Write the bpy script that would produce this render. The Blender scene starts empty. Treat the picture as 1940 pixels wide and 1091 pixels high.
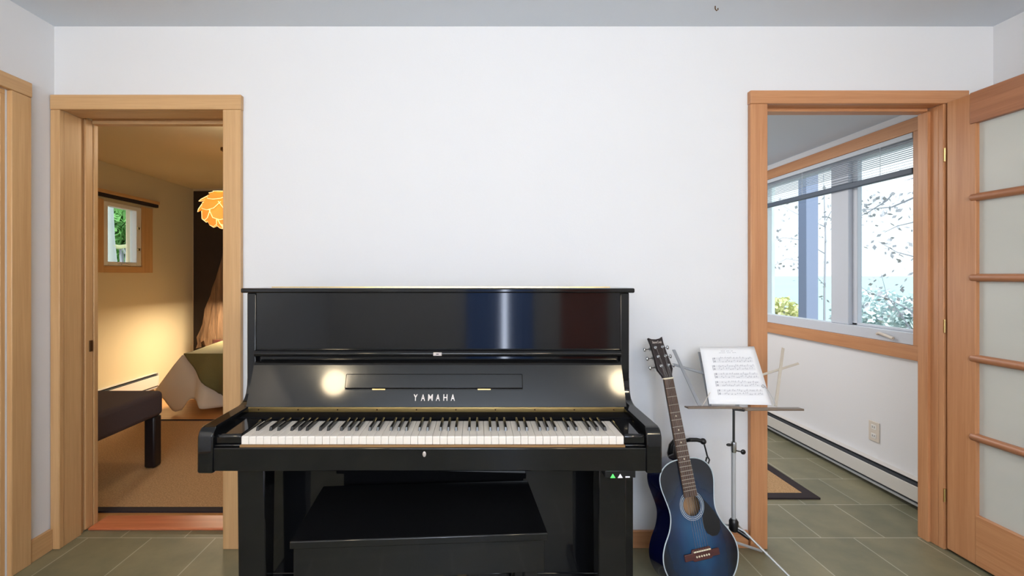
import bpy, bmesh, math, random
from mathutils import Vector, Matrix
random.seed(7)
S = bpy.context.scene
C = S.collection
PI = math.pi
F, CX, CY, H = 870.0, 905.0, 522.0, 1.25      # calibration of the photograph (1940 x 1091)

# ------------------------------------------------------------------ helpers
def srgb(r, g, b):
    f = lambda c: (c/255/12.92) if c/255 <= .04045 else ((c/255+.055)/1.055)**2.4
    return (f(r), f(g), f(b), 1)

W = {}
def lookup(o):
    return W.get(o.name, Matrix.Identity(4))

class MB:
    """collects shapes into one bmesh"""
    def __init__(s): s.bm = bmesh.new()
    def box(s, x0, x1, y0, y1, z0, z1, m=None):
        if x0 > x1: x0, x1 = x1, x0
        if y0 > y1: y0, y1 = y1, y0
        if z0 > z1: z0, z1 = z1, z0
        v = [s.bm.verts.new(p) for p in ((x0,y0,z0),(x1,y0,z0),(x1,y1,z0),(x0,y1,z0),(x0,y0,z1),(x1,y0,z1),(x1,y1,z1),(x0,y1,z1))]
        if m is not None:
            for q in v: q.co = m @ q.co
        for f in ((0,3,2,1),(4,5,6,7),(0,1,5,4),(1,2,6,5),(2,3,7,6),(3,0,4,7)):
            s.bm.faces.new([v[i] for i in f])
        return s
    def prism(s, pts, a0, a1, axis='x', m=None):
        """closed 2D outline extruded along an axis; pts are the two other coordinates in xyz order"""
        def mk(p, a):
            if axis == 'x': return Vector((a, p[0], p[1]))
            if axis == 'y': return Vector((p[0], a, p[1]))
            return Vector((p[0], p[1], a))
        A = [s.bm.verts.new(mk(p, a0)) for p in pts]
        B = [s.bm.verts.new(mk(p, a1)) for p in pts]
        if m is not None:
            for q in A+B: q.co = m @ q.co
        n = len(pts)
        s.bm.faces.new(A); s.bm.faces.new(B[::-1])
        for i in range(n):
            s.bm.faces.new((A[i], B[i], B[(i+1)%n], A[(i+1)%n]))
        return s
    def tube(s, pts, r, n=10, cap=True):
        pts = [Vector(p) for p in pts]
        rs = r if isinstance(r, (list, tuple)) else [r]*len(pts)
        rings = []
        up = None
        for i, p in enumerate(pts):
            d = (pts[min(i+1, len(pts)-1)] - pts[max(i-1, 0)]).normalized()
            if up is None:
                up = Vector((0,0,1)) if abs(d.z) < .9 else Vector((1,0,0))
            a = d.cross(up)
            if a.length < 1e-6: a = d.cross(Vector((0,1,0)))
            a.normalize(); b = a.cross(d).normalized(); up = b
            rings.append([s.bm.verts.new(p + rs[i]*(math.cos(2*PI*k/n)*a + math.sin(2*PI*k/n)*b)) for k in range(n)])
        for A, B in zip(rings, rings[1:]):
            for k in range(n):
                s.bm.faces.new((A[k], A[(k+1)%n], B[(k+1)%n], B[k]))
        if cap:
            s.bm.faces.new(rings[0][::-1]); s.bm.faces.new(rings[-1])
        return s
    def lathe(s, prof, c=(0,0,0), n=20, m=None):
        """prof: list of (radius, z)"""
        rings = []
        for r, z in prof:
            rings.append([s.bm.verts.new((c[0]+r*math.cos(2*PI*k/n), c[1]+r*math.sin(2*PI*k/n), c[2]+z)) for k in range(n)])
        for A, B in zip(rings, rings[1:]):
            for k in range(n):
                s.bm.faces.new((A[k], A[(k+1)%n], B[(k+1)%n], B[k]))
        s.bm.faces.new(rings[0][::-1]); s.bm.faces.new(rings[-1])
        if m is not None:
            for R in rings:
                for q in R: q.co = m @ q.co
        return s
    def ball(s, c, r, seg=16, sc=(1,1,1)):
        m = Matrix.Translation(c) @ Matrix.Diagonal((r*sc[0], r*sc[1], r*sc[2], 1))
        bmesh.ops.create_uvsphere(s.bm, u_segments=seg, v_segments=max(6, seg//2), radius=1, matrix=m)
        return s
    def grid(s, nu, nv, fn):
        g = [[s.bm.verts.new(fn(i/nu, j/nv)) for j in range(nv+1)] for i in range(nu+1)]
        for i in range(nu):
            for j in range(nv):
                s.bm.faces.new((g[i][j], g[i+1][j], g[i+1][j+1], g[i][j+1]))
        return s
    def quad(s, *p):
        s.bm.faces.new([s.bm.verts.new(q) for q in p]); return s

def part(name, mb, mat, parent=None, bevel=0, smooth=False, local=False, solid=0, seg=2, recalc=True):
    """links everything in mb as ONE mesh object (verts in world coordinates unless local)"""
    bm = mb.bm
    if recalc: bmesh.ops.recalc_face_normals(bm, faces=bm.faces)
    if parent is not None and not local:
        inv = lookup(parent).inverted()
        for v in bm.verts: v.co = inv @ v.co
    me = bpy.data.meshes.new(name)
    bm.to_mesh(me); bm.free()
    me.materials.append(mat)
    if smooth:
        for p in me.polygons: p.use_smooth = True
    o = bpy.data.objects.new(name, me); C.objects.link(o)
    if parent is not None:
        o.parent = parent
        W[o.name] = lookup(parent)
    if solid:
        md = o.modifiers.new('solidify', 'SOLIDIFY'); md.thickness = solid
    if bevel:
        md = o.modifiers.new('bevel', 'BEVEL'); md.width = bevel; md.segments = seg; md.limit_method = 'ANGLE'
        for p in me.polygons: p.use_smooth = True
        try: me.set_sharp_from_angle(angle=math.radians(35))
        except Exception: pass
    elif smooth:
        try: me.set_sharp_from_angle(angle=math.radians(45))
        except Exception: pass
    return o

def tag(o, label=None, cat=None, group=None, kind=None):
    if label: o['label'] = label
    if cat: o['category'] = cat
    if group: o['group'] = group
    if kind: o['kind'] = kind
    return o

def thing(name, loc, label=None, cat=None, group=None, kind=None, matrix=None):
    o = bpy.data.objects.new(name, None); C.objects.link(o)
    o.empty_display_size = .1
    M = matrix if matrix is not None else Matrix.Translation(loc)
    o.matrix_world = M
    o.location = M.to_translation(); o.rotation_euler = M.to_euler()
    W[o.name] = M
    return tag(o, label, cat, group, kind)

def at(px, py, Y):
    return Vector(((px-CX)/F*Y, Y, H-(py-CY)/F*Y))

# ------------------------------------------------------------------ materials
def mat(name, col, rough=.5, metal=0, spec=.5, coat=0, emit=None, estr=0, bump=0, bscale=40, vary=0, vscale=3):
    m = bpy.data.materials.new(name); m.use_nodes = True
    nt = m.node_tree; b = nt.nodes['Principled BSDF']
    b.inputs['Base Color'].default_value = col
    b.inputs['Roughness'].default_value = rough
    b.inputs['Metallic'].default_value = metal
    b.inputs['Specular IOR Level'].default_value = spec
    b.inputs['Coat Weight'].default_value = coat
    if emit:
        b.inputs['Emission Color'].default_value = emit
        b.inputs['Emission Strength'].default_value = estr
    tc = nt.nodes.new('ShaderNodeTexCoord')
    if vary:
        n = nt.nodes.new('ShaderNodeTexNoise'); n.inputs['Scale'].default_value = vscale; n.inputs['Detail'].default_value = 4
        nt.links.new(tc.outputs['Object'], n.inputs['Vector'])
        mx = nt.nodes.new('ShaderNodeMix'); mx.data_type = 'RGBA'
        mx.inputs[6].default_value = tuple(c*(1-vary) for c in col[:3])+(1,)
        mx.inputs[7].default_value = tuple(min(1, c*(1+vary)) for c in col[:3])+(1,)
        nt.links.new(n.outputs['Fac'], mx.inputs[0]); nt.links.new(mx.outputs[2], b.inputs['Base Color'])
    if bump:
        n = nt.nodes.new('ShaderNodeTexNoise'); n.inputs['Scale'].default_value = bscale; n.inputs['Detail'].default_value = 3
        nt.links.new(tc.outputs['Object'], n.inputs['Vector'])
        bp = nt.nodes.new('ShaderNodeBump'); bp.inputs['Strength'].default_value = bump; bp.inputs['Distance'].default_value = .004
        nt.links.new(n.outputs['Fac'], bp.inputs['Height']); nt.links.new(bp.outputs['Normal'], b.inputs['Normal'])
    return m

def wood(name, c1, c2, axis='z', rough=.38, scale=1.0):
    m = bpy.data.materials.new(name); m.use_nodes = True
    nt = m.node_tree; b = nt.nodes['Principled BSDF']; b.inputs['Roughness'].default_value = rough
    tc = nt.nodes.new('ShaderNodeTexCoord'); mp = nt.nodes.new('ShaderNodeMapping')
    sc = {'x': (.5, 14, 14), 'y': (14, .5, 14), 'z': (14, 14, .5)}[axis]
    mp.inputs['Scale'].default_value = tuple(q*scale for q in sc)
    nt.links.new(tc.outputs['Object'], mp.inputs['Vector'])
    n = nt.nodes.new('ShaderNodeTexNoise'); n.inputs['Scale'].default_value = 2.2; n.inputs['Detail'].default_value = 5; n.inputs['Distortion'].default_value = .6
    nt.links.new(mp.outputs['Vector'], n.inputs['Vector'])
    n2 = nt.nodes.new('ShaderNodeTexNoise'); n2.inputs['Scale'].default_value = 12; n2.inputs['Detail'].default_value = 2
    nt.links.new(mp.outputs['Vector'], n2.inputs['Vector'])
    mm = nt.nodes.new('ShaderNodeMath'); mm.operation = 'MULTIPLY_ADD'; mm.inputs[1].default_value = .35
    nt.links.new(n2.outputs['Fac'], mm.inputs[0])
    m2 = nt.nodes.new('ShaderNodeMath'); m2.operation = 'MULTIPLY'; m2.inputs[1].default_value = .65
    nt.links.new(n.outputs['Fac'], m2.inputs[0]); nt.links.new(m2.outputs[0], mm.inputs[2])
    r = nt.nodes.new('ShaderNodeValToRGB')
    r.color_ramp.elements[0].position = .34; r.color_ramp.elements[0].color = c1
    r.color_ramp.elements[1].position = .68; r.color_ramp.elements[1].color = c2
    nt.links.new(mm.outputs[0], r.inputs['Fac']); nt.links.new(r.outputs['Color'], b.inputs['Base Color'])
    bp = nt.nodes.new('ShaderNodeBump'); bp.inputs['Strength'].default_value = .06; bp.inputs['Distance'].default_value = .002
    nt.links.new(mm.outputs[0], bp.inputs['Height']); nt.links.new(bp.outputs['Normal'], b.inputs['Normal'])
    return m

LW1, LW2 = srgb(195,152,104), srgb(214,173,124)      # left, yellower fir
RW1, RW2 = srgb(182,124,82), srgb(203,148,104)      # right, redder fir
M = {}
for ax in 'xyz':
    M['fir_l'+ax] = wood('fir_left_'+ax, LW1, LW2, ax)
    M['fir_r'+ax] = wood('fir_right_'+ax, RW1, RW2, ax)
M['rail'] = wood('fir_rail', srgb(156,102,70), srgb(178,122,86), 'y')
M['dooredge'] = wood('door_edge', srgb(196,152,104), srgb(216,172,122), 'z')
M['redoak'] = wood('threshold_wood', srgb(186,100,64), srgb(214,130,88), 'x', .3)
M['plank'] = wood('bedroom_floor_wood', srgb(176,120,70), srgb(208,154,98), 'x', .3)
M['brown_door'] = wood('brown_door', srgb(180,92,66), srgb(206,116,86), 'z')
M['wall'] = mat('white_wall', srgb(226,226,228), .75, bump=.08, bscale=120, spec=.2)
M['ceil_study'] = mat('study_ceiling', srgb(214,226,240), .85, spec=.1)
M['ceil'] = mat('white_ceiling', srgb(222,228,235), .85, bump=.12, bscale=90, spec=.1)
M['cream'] = mat('cream_wall', srgb(212,198,166), .8, bump=.05, bscale=100, spec=.1)
M['creamceil'] = mat('cream_ceiling', srgb(220,206,176), .85, bump=.1, bscale=90, spec=.1)
M['black'] = mat('black_polyester', (.0055,.0057,.0066,1), .07, spec=.5, coat=.0)
M['black'].node_tree.nodes['Principled BSDF'].inputs['Coat Roughness'].default_value = .05
M['blackf'] = mat('black_fallboard', (.008,.0075,.0072,1), .075, spec=.38, coat=.0)
M['satin'] = mat('black_satin', (.007,.007,.008,1), .32)
M['matte'] = mat('black_matte', (.006,.006,.007,1), .6)
M['felt'] = mat('black_felt', (.004,.004,.005,1), .9, spec=.1)
M['ivory'] = mat('ivory_key', srgb(232,224,214), .22)
M['ebony'] = mat('ebony_key', (.012,.012,.013,1), .2)
M['brass'] = mat('brass', srgb(214,184,120), .28, 1)
M['silver'] = mat('silver_lettering', srgb(196,186,180), .4, .4)
M['chrome'] = mat('chrome', srgb(190,192,194), .2, 1)
M['greymetal'] = mat('grey_metal', srgb(186,188,190), .45, .3)
M['desk_grey'] = mat('desk_grey', srgb(150,153,158), .45, .3)
M['palemetal'] = mat('pale_metal', srgb(216,208,194), .45, .5)
M['paper'] = mat('paper', srgb(238,238,240), .8)
M['ink'] = mat('ink', srgb(174,174,180), .9)
M['white'] = mat('white_paint', srgb(228,226,222), .4)
M['heater'] = mat('heater_enamel', srgb(214,210,204), .35)
M['dark_slot'] = mat('dark_slot', srgb(62,66,72), .6)
M['blue_rail'] = mat('blind_rail', srgb(80,92,108), .5)
M['win_white'] = mat('window_white', srgb(200,205,214), .45)
M['slat'] = mat('blind_slat', srgb(206,212,220), .5)
M['navy'] = mat('dark_upholstery', srgb(78,66,70), .9, bump=.3, bscale=200)
M['darkleg'] = mat('dark_leg', srgb(26,20,24), .45)
M['linen'] = mat('white_linen', srgb(224,208,184), .9, bump=.1, bscale=30)
M['olive'] = mat('olive_blanket', srgb(112,102,58), .95, bump=.3, bscale=120)
M['border'] = mat('rug_border', srgb(42,32,36), .9)
M['bronze'] = mat('bronze_latch', srgb(92,66,40), .4, .7)
M['bark'] = wood('driftwood_bark', srgb(72,52,36), srgb(128,98,70), 'z', .9, .8)
M['panel_dark'] = mat('dark_wall_panel', srgb(44,34,26), .8, vary=.35, vscale=5)
M['frost'] = mat('frosted', srgb(190,192,184), .35)
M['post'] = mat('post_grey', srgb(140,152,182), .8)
M['branch'] = mat('branch', srgb(176,178,190), .8)
M['leafhazed'] = mat('leaf_hazed', srgb(188,190,198), .8, vary=.25, vscale=2)  # paled toward grey in the colour to imitate outdoor haze
M['leafgreen'] = mat('leaf_green', srgb(120,178,100), .7, vary=.4, vscale=3)
M['leafyellow'] = mat('leaf_yellow', srgb(226,230,172), .7, vary=.3, vscale=4)
M['leafteal'] = mat('leaf_teal', srgb(214,234,238), .7, vary=.25, vscale=4)  # tone lightened in the colour for a hazy look
M['birch'] = mat('birch', srgb(206,216,216), .8, vary=.12, vscale=6)
M['earth'] = mat('earth', srgb(110,104,84), .95, vary=.3)
M['water'] = mat('lake_water', srgb(168,202,206), .5, vary=.1, vscale=.02)
M['rosewood'] = wood('rosewood', srgb(74,54,44), srgb(112,88,74), 'z', .5, 3)
M['bridge'] = wood('bridge_wood', srgb(66,34,34), srgb(92,48,44), 'x', .4, 3)
M['spruce'] = wood('spruce_inside', srgb(168,128,92), srgb(196,158,118), 'z', .7, 2)
M['neckwood'] = wood('neck_wood', srgb(30,22,24), srgb(52,40,40), 'z', .35, 2)
M['bone'] = mat('bone', srgb(238,228,200), .4)
M['pick'] = mat('pickguard', srgb(20,24,28), .3)
M['binding'] = mat('binding', srgb(196,208,214), .4)
M['fretwire'] = mat('fret_wire', srgb(206,200,184), .3, .8)
M['guitar_side'] = mat('guitar_side_blue', srgb(8,12,52), .12, coat=.5)
M['plate'] = mat('ivory_plate', srgb(214,204,192), .5)
M['skyglow'] = mat('daylight_glow_pane', (1,1,1,1), .6, emit=srgb(225,236,255), estr=22)  # emission stands in for daylight behind the rear pane
M['curtain'] = mat('glowing_curtain', srgb(70,100,150), .9, emit=srgb(90,130,200), estr=1.3)  # emission imitates backlit fabric; curtains added for the blue reflection
M['green_led'] = mat('green_led', srgb(80,220,90), .4, emit=srgb(90,240,110), estr=1.0)
M['white_led'] = mat('white_led', srgb(210,210,215), .4, emit=srgb(220,220,225), estr=.5)

def glass():
    m = bpy.data.materials.new('window_glass'); m.use_nodes = True
    nt = m.node_tree; nt.nodes.clear()
    out = nt.nodes.new('ShaderNodeOutputMaterial'); mx = nt.nodes.new('ShaderNodeMixShader')
    t = nt.nodes.new('ShaderNodeBsdfTransparent'); t.inputs[0].default_value = (.93,.97,.98,1)
    g = nt.nodes.new('ShaderNodeBsdfGlossy'); g.inputs['Roughness'].default_value = .02
    mx.inputs[0].default_value = .06
    nt.links.new(t.outputs[0], mx.inputs[1]); nt.links.new(g.outputs[0], mx.inputs[2]); nt.links.new(mx.outputs[0], out.inputs[0])
    return m
M['glass'] = glass()

def frosted():
    m = bpy.data.materials.new('frosted_glass'); m.use_nodes = True
    nt = m.node_tree; b = nt.nodes['Principled BSDF']; out = nt.nodes['Material Output']
    b.inputs['Base Color'].default_value = srgb(196,198,190); b.inputs['Roughness'].default_value = .3
    t = nt.nodes.new('ShaderNodeBsdfTranslucent'); t.inputs[0].default_value = srgb(206,210,200)
    mx = nt.nodes.new('ShaderNodeMixShader'); mx.inputs[0].default_value = .35
    n = nt.nodes.new('ShaderNodeTexNoise'); n.inputs['Scale'].default_value = 5
    tc = nt.nodes.new('ShaderNodeTexCoord'); mp = nt.nodes.new('ShaderNodeMapping'); mp.inputs['Scale'].default_value = (1,.3,1.4)
    nt.links.new(tc.outputs['Object'], mp.inputs[0]); nt.links.new(mp.outputs[0], n.inputs['Vector'])
    r = nt.nodes.new('ShaderNodeValToRGB')
    r.color_ramp.elements[0].color = srgb(226,228,222); r.color_ramp.elements[1].color = srgb(246,244,236)
    nt.links.new(n.outputs['Fac'], r.inputs[0]); nt.links.new(r.outputs[0], b.inputs['Base Color'])
    nt.links.new(b.outputs[0], mx.inputs[1]); nt.links.new(t.outputs[0], mx.inputs[2]); nt.links.new(mx.outputs[0], out.inputs[0])
    return m
M['frost'] = frosted()

def tiles():
    m = bpy.data.materials.new('slate_tiles'); m.use_nodes = True
    nt = m.node_tree; b = nt.nodes['Principled BSDF']
    tc = nt.nodes.new('ShaderNodeTexCoord'); mp = nt.nodes.new('ShaderNodeMapping')
    mp.inputs['Location'].default_value = (-.727+.152+.304*20, -2.19+.317*20, 0)
    nt.links.new(tc.outputs['Object'], mp.inputs[0])
    br = nt.nodes.new('ShaderNodeTexBrick')
    br.offset = .5; br.squash = 1; br.inputs['Scale'].default_value = 1
    br.inputs['Brick Width'].default_value = .304; br.inputs['Row Height'].default_value = .317
    br.inputs['Mortar Size'].default_value = .0032; br.inputs['Mortar Smooth'].default_value = .4; br.inputs['Bias'].default_value = 0
    br.inputs['Color1'].default_value = srgb(124,121,100); br.inputs['Color2'].default_value = srgb(148,142,118)
    br.inputs['Mortar'].default_value = srgb(186,180,166)
    nt.links.new(mp.outputs[0], br.inputs['Vector'])
    n = nt.nodes.new('ShaderNodeTexNoise'); n.inputs['Scale'].default_value = 5; n.inputs['Detail'].default_value = 6; n.inputs['Roughness'].default_value = .6
    nt.links.new(tc.outputs['Object'], n.inputs['Vector'])
    r = nt.nodes.new('ShaderNodeValToRGB')
    r.color_ramp.elements[0].position = .3; r.color_ramp.elements[0].color = (.62,.66,.62,1)
    r.color_ramp.elements[1].position = .72; r.color_ramp.elements[1].color = (1.0,.97,.88,1)
    nt.links.new(n.outputs['Fac'], r.inputs[0])
    mx = nt.nodes.new('ShaderNodeMix'); mx.data_type = 'RGBA'; mx.blend_type = 'MULTIPLY'; mx.inputs[0].default_value = 1
    nt.links.new(br.outputs['Color'], mx.inputs[6]); nt.links.new(r.outputs[0], mx.inputs[7])
    nt.links.new(mx.outputs[2], b.inputs['Base Color'])
    b.inputs['Roughness'].default_value = .42
    bp = nt.nodes.new('ShaderNodeBump'); bp.inputs['Strength'].default_value = .25; bp.inputs['Distance'].default_value = .003
    nt.links.new(n.outputs['Fac'], bp.inputs['Height']); nt.links.new(bp.outputs[0], b.inputs['Normal'])
    return m
M['tiles'] = tiles()

def sisal(c1, c2, name):
    m = bpy.data.materials.new(name); m.use_nodes = True
    nt = m.node_tree; b = nt.nodes['Principled BSDF']; b.inputs['Roughness'].default_value = .95
    tc = nt.nodes.new('ShaderNodeTexCoord')
    n = nt.nodes.new('ShaderNodeTexNoise'); n.inputs['Scale'].default_value = 140
    nt.links.new(tc.outputs['Object'], n.inputs['Vector'])
    r = nt.nodes.new('ShaderNodeValToRGB')
    r.color_ramp.elements[0].position = .35; r.color_ramp.elements[0].color = c1
    r.color_ramp.elements[1].position = .65; r.color_ramp.elements[1].color = c2
    nt.links.new(n.outputs['Fac'], r.inputs[0]); nt.links.new(r.outputs[0], b.inputs['Base Color'])
    return m
M['sisal'] = sisal(srgb(160,124,86), srgb(192,154,110), 'sisal_weave')

def guitar_top():
    m = bpy.data.materials.new('blue_burst'); m.use_nodes = True
    nt = m.node_tree; b = nt.nodes['Principled BSDF']; b.inputs['Roughness'].default_value = .14; b.inputs['Coat Weight'].default_value = .4
    tc = nt.nodes.new('ShaderNodeTexCoord'); mp = nt.nodes.new('ShaderNodeMapping')
    mp.inputs['Location'].default_value = (0, 0, -.205*3.1); mp.inputs['Scale'].default_value = (5.2, 0, 3.1)
    nt.links.new(tc.outputs['Object'], mp.inputs[0])
    n = nt.nodes.new('ShaderNodeTexNoise'); n.inputs['Scale'].default_value = 2.4; n.inputs['Detail'].default_value = 2
    nt.links.new(mp.outputs[0], n.inputs['Vector'])
    ln = nt.nodes.new('ShaderNodeVectorMath'); ln.operation = 'LENGTH'
    nt.links.new(mp.outputs[0], ln.inputs[0])
    ad = nt.nodes.new('ShaderNodeMath'); ad.operation = 'MULTIPLY_ADD'; ad.inputs[1].default_value = .38
    nt.links.new(n.outputs['Fac'], ad.inputs[0]); nt.links.new(ln.outputs['Value'], ad.inputs[2])
    r = nt.nodes.new('ShaderNodeValToRGB')
    e = r.color_ramp.elements
    e[0].position = .18; e[0].color = srgb(36,94,138)
    e[1].position = 1.0; e[1].color = srgb(8,14,26)
    x = e.new(.62); x.color = srgb(18,53,88)
    nt.links.new(ad.outputs[0], r.inputs[0]); nt.links.new(r.outputs[0], b.inputs['Base Color'])
    return m
M['burst'] = guitar_top()

def lamp_leaf():
    m = bpy.data.materials.new('lamp_leaf'); m.use_nodes = True
    nt = m.node_tree; b = nt.nodes['Principled BSDF']
    b.inputs['Base Color'].default_value = srgb(226,150,70); b.inputs['Roughness'].default_value = .6
    b.inputs['Emission Color'].default_value = srgb(255,168,62); b.inputs['Emission Strength'].default_value = .62
    return m
M['leaf_lamp'] = lamp_leaf()
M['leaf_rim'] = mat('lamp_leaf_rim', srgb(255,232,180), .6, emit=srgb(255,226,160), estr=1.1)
M['bulb'] = mat('warm_bulb', (1,1,1,1), .5, emit=(1,.72,.36,1), estr=14)
M['globe'] = mat('globe_glass', (1,1,1,1), .4, emit=(1,.80,.52,1), estr=55)

def structure(name, mb, m, parent=None, **k):
    o = part(name, mb, m, parent, **k)
    if parent is None: o['kind'] = 'structure'
    return o

# ------------------------------------------------------------------ room shell
XL, XR, YW, YR, ZC = -1.955, 2.38, 2.12, -2.5, 2.40
BX, BYF, BZ = -3.55, 5.72, 2.33
SZ = 2.15
structure('floor', MB().box(XL-.9, XR+.15, YR-.15, 2.262, -.1, 0).box(-.95, XR+.15, 2.262, 6.2, -.1, 0), M['tiles'])
structure('floor_bedroom', MB().box(BX-.15, -.95, 2.262, BYF+.15, -.1, 0), M['plank'])
structure('ceiling', MB().box(XL-.15, XR+.15, YR-.15, YW+.04, ZC, ZC+.1), M['ceil'])
structure('ceiling_bedroom', MB().box(BX-.15, -.78, 2.30, BYF+.15, BZ, BZ+.1), M['creamceil'])
structure('ceiling_study', MB().box(-.78, XR+.15, 2.20, 6.2, SZ, SZ+.1), M['ceil_study'])
# far wall with the two doorways
w = MB()
w.box(-1.10, 1.30, YW, 2.20, 0, ZC)
w.box(XL-.02, -1.10, YW, 2.20, 2.06, ZC)
w.box(1.30, 2.15, YW, 2.20, 2.065, ZC)
w.box(2.15, XR, YW, 2.20, 0, ZC)
structure('wall_far', w, M['wall'])
w = MB()
w.box(BX-.15, -1.93, 2.20, 2.30, 0, BZ+.1)
w.box(-1.93, -1.13, 2.20, 2.30, 2.03, BZ+.1)
w.box(-1.13, -.86, 2.20, 2.30, 0, BZ+.1)
structure('wall_bedroom_front', w, M['cream'])
w = MB()   # left wall, opening closed by a wooden door
w.box(XL-.12, XL, YR, 1.02, 0, ZC).box(XL-.12, XL, 1.02, 1.90, 2.02, ZC).box(XL-.12, XL, 1.90, YW, 0, ZC)
structure('wall_left', w, M['wall'])
w = MB()   # right wall runs on into the next room and holds the window
w.box(XR, XR+.15, YR, 2.49, 0, ZC)
w.box(XR, XR+.15, 2.49, 3.95, 0, .87).box(XR, XR+.15, 2.49, 3.95, 2.03, ZC)
w.box(XR, XR+.15, 3.95, 6.2, 0, ZC)
structure('wall_right', w, M['wall'])
w = MB()   # rear wall (behind the camera), opening at the curtains
w.box(XL-.15, -.10, YR-.12, YR, 0, ZC).box(-.10, .68, YR-.12, YR, 2.1, ZC).box(.68, XR+.15, YR-.12, YR, 0, ZC)
structure('wall_rear', w, M['wall'])
w = MB()
w.box(BX-.15, BX, 2.30, 4.34, 0, BZ+.1).box(BX-.15, BX, 4.34, 4.83, 0, 1.345).box(BX-.15, BX, 4.34, 4.83, 1.96, BZ+.1).box(BX-.15, BX, 4.83, BYF, 0, BZ+.1)
structure('wall_bedroom_left', w, M['cream'])
structure('wall_bedroom_back', MB().box(BX-.15, -.78, BYF, BYF+.15, 0, BZ+.1), M['cream'])
structure('wall_middle', MB().box(-.86, -.78, 2.20, 6.2, 0, BZ+.1), M['wall'])
structure('wall_study_back', MB().box(-.78, XR+.15, 6.1, 6.2, 0, SZ+.1), M['wall'])

# ---- left doorway: casing, jambs, head
t = thing('trim_1', (-1.5, 2.1, 0), kind='structure')
part('casing', MB().box(-1.952, -1.909, 2.096, YW, 0, 2.008), M['fir_lz'], t, bevel=.003)
part('casing', MB().box(-1.164, -1.082, 2.096, YW, 0, 2.008), M['fir_lz'], t, bevel=.003)
part('casing_head', MB().box(-1.952, -1.080, 2.094, YW, 2.008, 2.076), M['fir_lx'], t, bevel=.003)
part('jamb', MB().box(-1.952, -1.911, YW, 2.215, 0, 2.008).box(-1.952, -1.922, 2.215, 2.238, 0, 2.03), M['fir_lz'], t, bevel=.002)
part('jamb', MB().box(-1.952, -1.911, 2.288, 2.312, 0, 2.008), M['fir_lz'], t, bevel=.002)
part('jamb', MB().box(-1.164, -1.13, YW, 2.312, 0, 2.008), M['fir_lz'], t, bevel=.002)
part('head_jamb', MB().box(-1.911, -1.164, YW, 2.215, 2.008, 2.04).box(-1.911, -1.164, 2.215, 2.275, 2.022, 2.045).box(-1.911, -1.164, 2.275, 2.312, 2.0, 2.04), M['fir_lx'], t, bevel=.002)
part('threshold', MB().box(-1.911, -1.13, 2.25, 2.375, 0, .012), M['redoak'], t, bevel=.004)
# sliding door edge inside the left jamb
d = thing('door_1', (-1.93, 2.26, 0), kind='structure')
part('door_edge', MB().box(-1.951, -1.914, 2.241, 2.285, .008, 2.02), M['dooredge'], d, bevel=.003)
part('latch', MB().box(-1.915, -1.910, 2.262, 2.280, .875, .93), M['bronze'], d, bevel=.001)

# ---- doorway in the left wall (edge of the frame)
t = thing('trim_2', (XL, 1.5, 0), kind='structure')
part('casing', MB().box(XL, XL+.022, 1.905, 1.99, 0, 2.02), M['fir_lz'], t, bevel=.003)
part('casing', MB().box(XL, XL+.022, .93, 1.02, 0, 2.02), M['fir_lz'], t, bevel=.003)
part('casing_head', MB().box(XL, XL+.024, .93, 1.992, 2.02, 2.083), M['fir_ly'], t, bevel=.003)
part('jamb', MB().box(XL-.12, XL, 1.88, 1.90, 0, 2.0).box(XL-.12, XL, 1.02, 1.04, 0, 2.0).box(XL-.12, XL, 1.02, 1.90, 2.0, 2.02), M['fir_lz'], t, bevel=.002)
d = thing('door_3', (XL-.08, 1.46, 0), kind='structure')
part('door_panel', MB().box(XL-.10, XL-.06, 1.042, 1.878, .01, 1.998), M['fir_lz'], d, bevel=.003)
part('door_knob', MB().lathe([(.024,0),(.024,.006),(.01,.01),(.01,.03),(.024,.04),(.027,.052),(.018,.062)], m=Matrix.Translation((XL-.06,1.11,1.0)) @ Matrix.Rotation(PI/2,4,'Y')), M['bronze'], d, smooth=True)

# ---- right doorway
t = thing('trim_3', (1.7, 2.1, 0), kind='structure')
part('casing', MB().box(1.246, 1.324, 2.096, YW, 0, 2.035), M['fir_rz'], t, bevel=.003)
part('casing', MB().box(2.126, 2.24, 2.096, YW, 0, 2.035), M['fir_rz'], t, bevel=.003)
part('casing_head', MB().box(1.244, 2.242, 2.093, YW, 2.035, 2.095), M['fir_rx'], t, bevel=.003)
part('jamb', MB().box(1.30, 1.326, YW, 2.205, 0, 2.035), M['fir_rz'], t, bevel=.002)
part('jamb', MB().box(2.126, 2.15, YW, 2.205, 0, 2.035).box(2.112, 2.126, 2.155, 2.205, 0, 2.02), M['fir_rz'], t, bevel=.002)
part('head_jamb', MB().box(1.326, 2.126, YW, 2.205, 2.035, 2.065).box(1.326, 2.112, 2.155, 2.205, 2.02, 2.035), M['fir_rx'], t, bevel=.002)

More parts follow.
